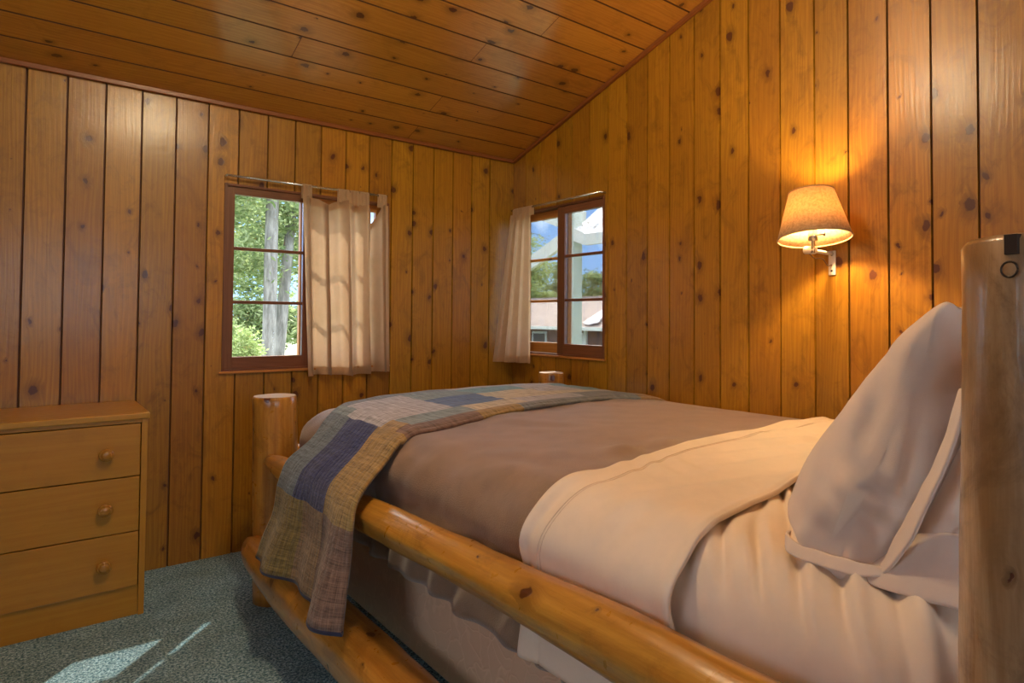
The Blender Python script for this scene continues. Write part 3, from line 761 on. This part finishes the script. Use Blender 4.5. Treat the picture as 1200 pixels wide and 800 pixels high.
# ------------------------------------------------------------------ quilt
def quilt():
    prof, Ltot = cat_rom([(.655, 0, .295), (.668, 0, .38), (.685, 0, .47), (.694, 0, .58), (.712, 0, .645), (.765, 0, .690), (.82, 0, .722), (.875, 0, .762), (.94, 0, .790), (1.05, 0, .800), (1.6, 0, .812), (2.1, 0, .802), (2.24, 0, .790), (2.325, 0, .745), (2.362, 0, .66), (2.372, 0, .52)], 150)
    def ip(tab, x):
        for (a, va), (b, vb) in zip(tab, tab[1:]):
            if x <= b: return va+(vb-va)*max(0, (x-a)/(b-a))
        return tab[-1][1]
    H = [(.65, 1.60), (.70, 1.66), (.80, 1.72), (.94, 1.79), (1.13, 1.83), (1.42, 1.92), (2.05, 2.0), (2.3, 1.88), (2.4, 1.86)]
    F = [(.65, 2.42), (.70, 2.27), (.78, 2.27), (.86, 2.33), (1.0, 2.48), (1.2, 2.57), (2.4, 2.62)]
    S = {'lav': (.40, .39, .42), 'green': (.19, .25, .27), 'navy': (.035, .045, .13), 'ochre': (.30, .20, .075), 'olive': (.22, .15, .045), 'tan': (.25, .155, .08),
         'plaid': (.17, .105, .08), 'slate': (.17, .19, .21), 'teal': (.16, .30, .36), 'cream': (.50, .44, .33), 'grey': (.13, .165, .19), 'blue': (.08, .14, .29)}
    def patch(s, t):
        d = s*Ltot
        if d < .27:
            return S['olive'] if t > .60 else S['tan'] if t > .33 else S['plaid']
        if d < .60:
            return S['grey'] if t > .72 else S['navy'] if t > .32 else S['ochre'] if t > .0 else S['plaid']
        if d < .66: return S['green'] if t > .75 else S['lav'] if t > .3 else S['ochre'] if t > .12 else S['plaid']
        if t < .10: return S['plaid'] if d < .95 else S['ochre'] if d < 1.18 else S['slate'] if d < 1.85 else S['tan']
        if t < .28: return S['green'] if d < .98 else S['cream'] if d < 1.25 else S['lav'] if d < 1.6 else S['slate'] if d < 1.9 else S['cream']
        if t > .90: return S['slate'] if d < 1.2 else S['lav']
        if d < .95: return S['lav'] if t < .80 else S['lav']
        if d < 1.22: return S['blue'] if t < .62 else S['green']
        if d < 1.55: return S['cream'] if t < .62 else S['teal']
        if d < 1.80: return S['cream'] if t < .45 else S['lav']
        return S['teal'] if t > .4 else S['lav']
    mb = MB(); NT = 74
    def fn(u, v):
        p = prof[round(u*150)]; yh, yf = ip(H, p.x), ip(F, p.x); y = yh+(yf-yh)*v; q = Vector((p.x, y, p.z))
        hang = max(0, min(1, (.66-p.z)/.35)) if p.x < 1 else 0
        q.x -= hang*(.020*math.sin(v*9+.6)+.012*math.sin(v*19)); 
        if v < .30: q.x -= hang*.030*math.sin((v/.30)*PI)   # rolled fold at the head-side corner
        q.y -= hang*.05*max(0, .3-v); q.z += hang*(.045*(1-v))
        q.z += (1-hang)*(.004*N3(q.x*6, q.y*7, 1)+.003*math.sin(q.y*60+3*N3(q.x*3, q.y*3, 0))*max(0, N3(q.x*5, q.y*5, 3)+.3))
        e = min(v, 1-v)
        if p.x > .9: q.z -= .012*math.exp(-(v/.03)**2)
        return q
    mb.grid(fn, 150, NT, lambda u, v: (u*Ltot, v*.8), colfn=patch)
    m, nt, b = newmat('patchwork_cotton'); g = G(nt)
    at = g.n('ShaderNodeAttribute', attribute_name='patch'); sp = g.n('ShaderNodeSeparateXYZ'); g.l(g.n('ShaderNodeUVMap').outputs[0], sp.inputs[0])
    o = g.n('ShaderNodeTexCoord').outputs['Object']
    lu = g.noise(g.xyz(g.m('MULTIPLY', sp.outputs[0], 260), g.m('MULTIPLY', sp.outputs[1], 12)), 1, 2)
    lv = g.noise(g.xyz(g.m('MULTIPLY', sp.outputs[0], 12), g.m('MULTIPLY', sp.outputs[1], 260)), 1, 2)
    pu = g.noise(g.xyz(g.m('MULTIPLY', sp.outputs[0], 55), 3.), 1, 2); pv = g.noise(g.xyz(5., g.m('MULTIPLY', sp.outputs[1], 55)), 1, 2)
    k = g.m('ADD', g.m('MULTIPLY', g.m('ADD', lu, lv), 1.1), g.m('MULTIPLY', g.m('ADD', pu, pv), .7))
    k = g.m('SUBTRACT', g.m('MULTIPLY', k, 1.7), 2.0)
    g.l(g.mix(1, at.outputs['Color'], g.xyz(k, k, k), 'MULTIPLY'), b.inputs['Base Color']); b.inputs['Roughness'].default_value = .9
    b.inputs['Sheen Weight'].default_value = .25; b.inputs['Specular IOR Level'].default_value = .15
    q1 = g.m('ABSOLUTE', g.m('SINE', g.m('MULTIPLY', g.m('ADD', sp.outputs[1], g.m('MULTIPLY', g.noise(o, 9, 2), .03)), 95))); h = g.m('ADD', g.m('MULTIPLY', g.m('POWER', q1, .4), .5), g.m('MULTIPLY', g.noise(o, 75, 4), 1.6))
    bp = g.n('ShaderNodeBump'); bp.inputs['Strength'].default_value = .7; bp.inputs['Distance'].default_value = .004; g.l(h, bp.inputs['Height']); g.l(bp.outputs[0], b.inputs['Normal'])
    ob = mb.build('patchwork_quilt', m, smooth=True, loc=(1.5, 2.15, .81)); md = ob.modifiers.new('s', 'SOLIDIFY'); md.thickness = .012; md.offset = 0
    tag(ob, 'blue, grey and ochre patchwork quilt laid across the foot of the bed', 'quilt')
    # dark binding along the hem
    bd = MB(); pts = [fn(0, v/60) for v in range(61)]; tube(bd, pts, .0075, 8)
    bd.build('binding', NAVY, ob, smooth=True, loc=ob.location); ob.children[0].location = (0, 0, 0)
quilt()

# ------------------------------------------------------------------ pillows
def pillow(label, x0, x1, B, T, h, seed, yaw=0., front=1., endk=5):
    """B, T: (y, z) of the bottom and top of the leaning pillow's axis; h half thickness"""
    B, T = Vector((0, *B)), Vector((0, *T)); ax = T-B; Lh = ax.length; e2 = ax.normalized(); e3 = Vector((0, e2.z, -e2.y)); cx = (x0+x1)/2
    Rz = Matrix.Rotation(yaw, 3, 'Z'); piv = Vector((x0, B.y, 0))
    def hv(v): return h*max(0, (1-v**2.2))**.66*min(1, (max(v, 0)/.06))**.42
    mb = MB(); NU, NV = 56, 64
    def fn(u, v):                   # u around, v along x
        t = u*2                     # 0..1 up the front, 1..2 down the back
        w = t if t <= 1 else 2-t; sg = 1 if t <= 1 else -1
        w = .5-.5*math.cos(PI*w)
        k = math.sin(PI/2*(2*v-1)); s = max(0, 1-abs(k)**endk)**.42
        ww = .5+(w-.5)*(.12+.88*s) if s < 1 else w
        q = B+e2*Lh*(w*(.86+.14*s)+.10*(1-(.86+.14*s)))+e3*sg*hv(w)*(.10+.90*s)*(1 if sg > 0 else .75)
        q.x = cx+k*(x1-x0)/2*(1-.05*math.sin(PI*w))
        # corner ears and wrinkles
        ear = math.exp(-((1-abs(k))/.16)**2)
        q += e2*ear*(.030 if w > .8 else (-.015 if w < .2 else 0))*abs(w-.5)*2
        wr = .010*N3(q.x*7+seed, q.y*6, q.z*6)+.006*N3(q.x*22+seed, q.y*13, q.z*8)
        r0 = abs(w-.5)*2
        wr += .014*r0*r0*math.sin((q.y+q.z*.6)*90+3*N3(q.x*5, q.y*5, seed))*max(0, N3(q.x*6, q.y*6, q.z*6+seed)+.2)
        q += e3*sg*wr*(.35+.65*s)
        q.x += (1 if k > 0 else -1)*math.exp(-((1-abs(k))/.25)**2)*(.024*N3(q.y*8, q.z*7, seed)+.016*N3(q.y*20, q.z*9+q.y*12, seed+4)+.012*math.sin((q.z-q.y*.7)*75+4*N3(q.y*6, q.z*6, 2))*max(0, N3(q.y*9, q.z*6, seed+1)+.15))*math.sin(PI*min(1, max(0, w)))**.5
        return piv+Rz@(q-piv)
    mb.grid(fn, NU*2, NV, lambda u, v: (u, v), closeu=True)
    nU = NU*2
    for j in (0, NV):
        mb.f.append(tuple(j*nU+i for i in (range(nU) if j else reversed(range(nU))))); mb.uv.append([(0, 0)]*nU); mb.b.append(.5); mb.mi.append(0); mb.c.append(None)
    o = mb.build('pillow', PILLOWM, smooth=True, loc=(cx, B.y, B.z))
    return tag(o, label, 'pillow'), fn
def ribbon(name, parent, rows, mat=None, thick=.006):
    """cloth band through rows of points"""
    mb = MB(); n = 40; R = [cat_rom(r, n)[0] for r in rows]
    m = len(R)-1
    def fn(u, v):
        k = v*m; i = min(int(k), m-1); p = R[i][round(u*n)].lerp(R[i+1][round(u*n)], k-i)
        return p+Vector((0, 0, .004*N3(p.x*30, p.y*30, p.z*30)))
    mb.grid(fn, n, 6*m)
    o = mb.build(name, mat or PILLOWM, parent, smooth=True, loc=parent.location); o.location = (0, 0, 0)
    md = o.modifiers.new('s', 'SOLIDIFY'); md.thickness = thick; md.offset = 0
    sb = o.modifiers.new('ss', 'SUBSURF'); sb.levels = 1; sb.render_levels = 1
    return o
pa, fa = pillow('plump cream pillow standing on edge nearest the camera side, in front of the other', .948, 1.66, (.482, .772), (.322, 1.172), .125, 3, 0.05)
ribbon('pillowcase_hem', pa, [[(.985, .562, .785), (.960, .550, .782), (.945, .535, .780), (.938, .49, .779), (.940, .44, .780), (.955, .397, .783)],
                              [(.99, .560, .802), (.972, .555, .802), (.955, .530, .800), (.950, .49, .797), (.952, .44, .796), (.962, .40, .795)]])
ribbon('pillowcase_hem', pa, [[(.955, .400, .783), (.945, .360, .845), (.938, .330, .915), (.940, .305, .985), (.95, .290, 1.06)],
                              [(.965, .408, .79), (.965, .385, .845), (.962, .352, .915), (.965, .325, .985), (.97, .305, 1.06)]])
pb, fb = pillow('flatter cream pillow behind the plump one, slumped against the headboard', .968, 1.64, (.335, .785), (.225, 1.09), .080, 8, 0.03)
ribbon('pillowcase_hem', pb, [[(.975, .440, .778), (.950, .415, .772), (.945, .36, .772), (.948, .29, .772), (.955, .235, .772)],
                              [(.985, .425, .795), (.965, .40, .800), (.958, .345, .812), (.962, .285, .820), (.97, .235, .825)],
                              [(.99, .40, .81), (.985, .38, .84), (.975, .335, .86), (.975, .28, .87), (.98, .235, .87)]])

# ------------------------------------------------------------------ wall lamp
def wall_lamp():
    r = thing('wall_lamp', 'lit wall lamp with a tan linen shade and white swing bracket on the right wall', 'lamp', (2.481, 1.222, 1.37)); L = r.location
    mb = MB(); mb.box((2.478, 1.208, 1.328), (2.4845, 1.236, 1.425)); o = mb.build('wall_plate', WHITE, r, loc=L, bevel=.002)
    for z in (1.345, 1.408):
        mb = MB(); lathe(mb, [(0, .003), (.004, .002), (.004, 0), (0, 0)], 12, (-1, 0, 0), (2.478, 1.222, z)); s = mb.build('screw', IRON, o, smooth=True, loc=L); s.location = (0, 0, 0)
    mb = MB(); mb.box((-.003, -.009, -.006), (.003, .009, .006))
    mb = MB(); tube(mb, line_pts((2.48, 1.222, 1.413), (2.30, 1.215, 1.413), 3), .0075, 12); mb.build('arm', WHITE, r, smooth=True, loc=L)
    mb = MB(); lathe(mb, [(0, -.022), (.013, -.022), (.015, -.018), (.015, .018), (.013, .022), (0, .022)], 20, (0, 1, .1), (2.292, 1.213, 1.413)); mb.build('joint', WHITE, r, smooth=True, loc=L)
    cx, cy = 2.285, 1.198
    mb = MB(); lathe(mb, [(0, 1.40), (.008, 1.40), (.008, 1.445), (.017, 1.447), (.017, 1.475), (.014, 1.48), (.016, 1.50), (.012, 1.51), (0, 1.51)], 20, (0, 0, 1), (cx, cy, 0)); s = mb.build('socket', CHROME, r, smooth=True, loc=L)
    mb = MB(); tube(mb, [(cx, cy, 1.468), (cx+.01, cy-.035, 1.468)], .003, 8); tube(mb, [(cx+.01, cy-.035, 1.468), (cx+.0115, cy-.041, 1.468)], .006, 10); mb.build('switch', IRON, r, smooth=True, loc=L)
    mb = MB(); lathe(mb, [(0, 1.512), (.012, 1.512), (.02, 1.53), (.03, 1.555), (.028, 1.575), (.015, 1.59), (0, 1.592)], 20, (0, 0, 1), (cx, cy, 0)); mb.build('bulb', BULB, r, smooth=True, loc=L)
    r0, r1, z0, z1 = .130, .080, 1.452, 1.632
    tx = Vector((.10, .12, 1)).normalized(); tq = Vector((0, 0, 1)).rotation_difference(tx); pv = Vector((cx, cy, 1.54))
    def tilt(o):
        for v in o.data.vertices: v.co = pv-L+tq@(v.co+L-pv)
    mb = MB(); lathe(mb, [(r0, z0), (r0*.5+r1*.5, (z0+z1)/2), (r1, z1)], 48, (0, 0, 1), (cx, cy, 0)); sh = mb.build('lamp_shade', SHADE, r, smooth=True, loc=L); tilt(sh); md = sh.modifiers.new('s', 'SOLIDIFY'); md.thickness = .0015; md.offset = 0
    for rr, z in ((r0, z0), (r1, z1)):
        mb = MB(); tube(mb, [(cx+rr*math.cos(q*PI/24), cy+rr*math.sin(q*PI/24), z) for q in range(49)], .0028, 8); t = mb.build('shade_rim', fabric('tan_rim_tape', (.50, .30, .13)), sh, smooth=True, loc=L); t.location = (0, 0, 0); tilt(t)
    pts, _ = cat_rom([(2.29, 1.215, 1.40), (2.33, 1.215, 1.385), (2.40, 1.22, 1.388), (2.45, 1.225, 1.365), (2.477, 1.222, 1.368)], 24)
    mb = MB(); tube(mb, pts, .0022, 8); mb.build('cord', plain('brown_cord', (.12, .06, .03), .5), r, smooth=True, loc=L)
    l = light('wall_lamp_bulb', 'POINT', (cx, cy, 1.555), 15, (1, .68, .30), size=.022); l.parent = r; l.location = Vector((cx, cy, 1.555))-L
wall_lamp()
def ceiling_lamp():
    x, y, zb = .65, 1.40, 2.55; z = ceil_z(y)
    r = thing('ceiling_lamp', 'lit opal globe lamp on a short stem hanging from the sloping ceiling', 'lamp', (x, y, z)); L = r.location
    mb = MB(); lathe(mb, [(0, .03), (.065, .03), (.07, -.02), (.05, -.035), (0, -.035)], 32, (0, 0, 1), (x, y, z)); mb.build('canopy', WHITE, r, smooth=True, loc=L)
    mb = MB(); tube(mb, [(x, y, z-.02), (x, y, zb+.08)], .009, 12); mb.build('stem', WHITE, r, smooth=True, loc=L)
    mb = MB(); lathe(mb, [(.085*math.sin(q*PI/16), .085*math.cos(q*PI/16)) for q in range(17)], 32, (0, 0, 1), (x, y, zb)); mb.build('glass_globe', plain('lit_opal_glass', (.9, .85, .75), .4, emit=(1, .80, .50), estr=LAMP_E), r, smooth=True, loc=L)
ceiling_lamp()

# ------------------------------------------------------------------ curtains and rods
def rod(label, T, u0, u1, z):
    r = thing('curtain_rod', label, 'curtain rod', T((u0+u1)/2, -.03, z)); L = r.location
    mb = MB(); tube(mb, [Vector(T(u0, -.036, z)), Vector(T(u1, -.036, z))], .0062, 12); mb.build('rod', CHROME, r, smooth=True, loc=L)
    for u in (u0, u1):
        mb = MB(); tube(mb, [Vector(T(u, 0, z)), Vector(T(u, -.038, z))], .006, 12); mb.build('bracket', CHROME, r, smooth=True, loc=L)
rod('thin metal curtain rod above the left window', TL, .738, 1.565, 1.832)
rod('thin metal curtain rod above the right window', TR, 2.497, 3.325, 1.850)
def curtain(label, T, fn, tabs, rz, nu=120, nv=60, hem=.045, loc=None, group=None):
    mb = MB(); mb.grid(fn, nu, nv, lambda u, v: (u, v))
    o = mb.build('curtain', CURT, smooth=True, loc=loc); tag(o, label, 'curtain')
    for (u0, u1, zb) in tabs:
        tb = MB(); n = 10
        def tf(u, v):
            uu = u0+(u1-u0)*u; a = v*2-1
            gather = .004*math.sin(u*14)
            if v < .3: w = -.045-gather; z = zb+(rz-zb)*(v/.3)
            elif v < .7: t = (v-.3)/.4*PI; w = -.036-.0085*math.cos(t); z = rz+.0075*math.sin(t)
            else: w = -.027+gather; z = rz+(zb-rz)*((v-.7)/.3)
            return T(uu, w, z)
        tb.grid(tf, n, 24); t = tb.build('tab', CURT, o, smooth=True, loc=loc); t.location = (0, 0, 0)
    # doubled hem at the foot and header band
    for nm, va, vb in (('hem', 0, hem), ('header', 1-hem*.9, 1)):
        hb = MB(); hb.grid(lambda u, v: Vector(fn(u, va+(vb-va)*v))+Vector(T(0, -.0016, 0))-Vector(T(0, 0, 0)), nu, 4); h = hb.build(nm, CURT, o, smooth=True, loc=loc); h.location = (0, 0, 0)
    return o
def f1(u, v):
    x0 = 1.112+.022*(1-v)-.02*v; x1 = 1.590-.020*v
    x = x0+(x1-x0)*u
    top = 1.775-.045*math.exp(-((u-.27)/.085)**2)-.015*math.exp(-((u-.62)/.1)**2)-.11*math.exp(-((u-.80)/.055)**2)
    bot = .842+.006*math.sin(u*9)
    z = bot+(top-bot)*v
    A = .040*(1-.25*v)*min(1, u*9, (1-u)*9+.3)
    ph = u*2*PI*4.6+.7*math.sin(u*7)+.5*(1-v)
    w = -.060-A*(math.sin(ph)+.35*math.sin(2.3*ph+1.2+v))-.005*N3(u*6, v*4, 1)
    sw = math.exp(-((u-.80)/.07)**2)*max(0, v-.75)*4
    w -= .02*sw
    return TL(x+.018*math.cos(ph)*A/.040, min(w, -.012), z)
curtain('wide tan linen tab curtain on the left window, backlit by the sun', TL, f1, [(1.094, 1.142, 1.765), (1.285, 1.345, 1.765), (1.35, 1.40, 1.755), (1.405, 1.458, 1.765), (1.515, 1.562, 1.765)], 1.832, loc=(1.35, YW-.05, .85))
def f2(u, v):
    # u: 0 at the corner side, 1 at the window side
    y0 = 3.300+.030*(1-v); y1 = 3.085-.020*(1-v)+.0*v+.02*v; y = y0+(y1-y0)*u
    z = .872+(1.812-.872)*v
    A = .018*(1-.35*v)
    ph = u*2*PI*3.1+.4*(1-v)
    w = -.052-A*math.sin(ph)-.008*math.sin(2.1*ph+.8)-(1-v)*.085*(1-u)-.02*(1-v)
    return TR(y, w, z)
curtain('narrow gathered tan linen curtain pushed into the corner on the right window', TR, f2, [(3.25, 3.296, 1.80), (3.20, 3.248, 1.80), (3.15, 3.198, 1.80), (3.102, 3.148, 1.80)], 1.850, nu=80, loc=(XW-.06, 3.2, .88))
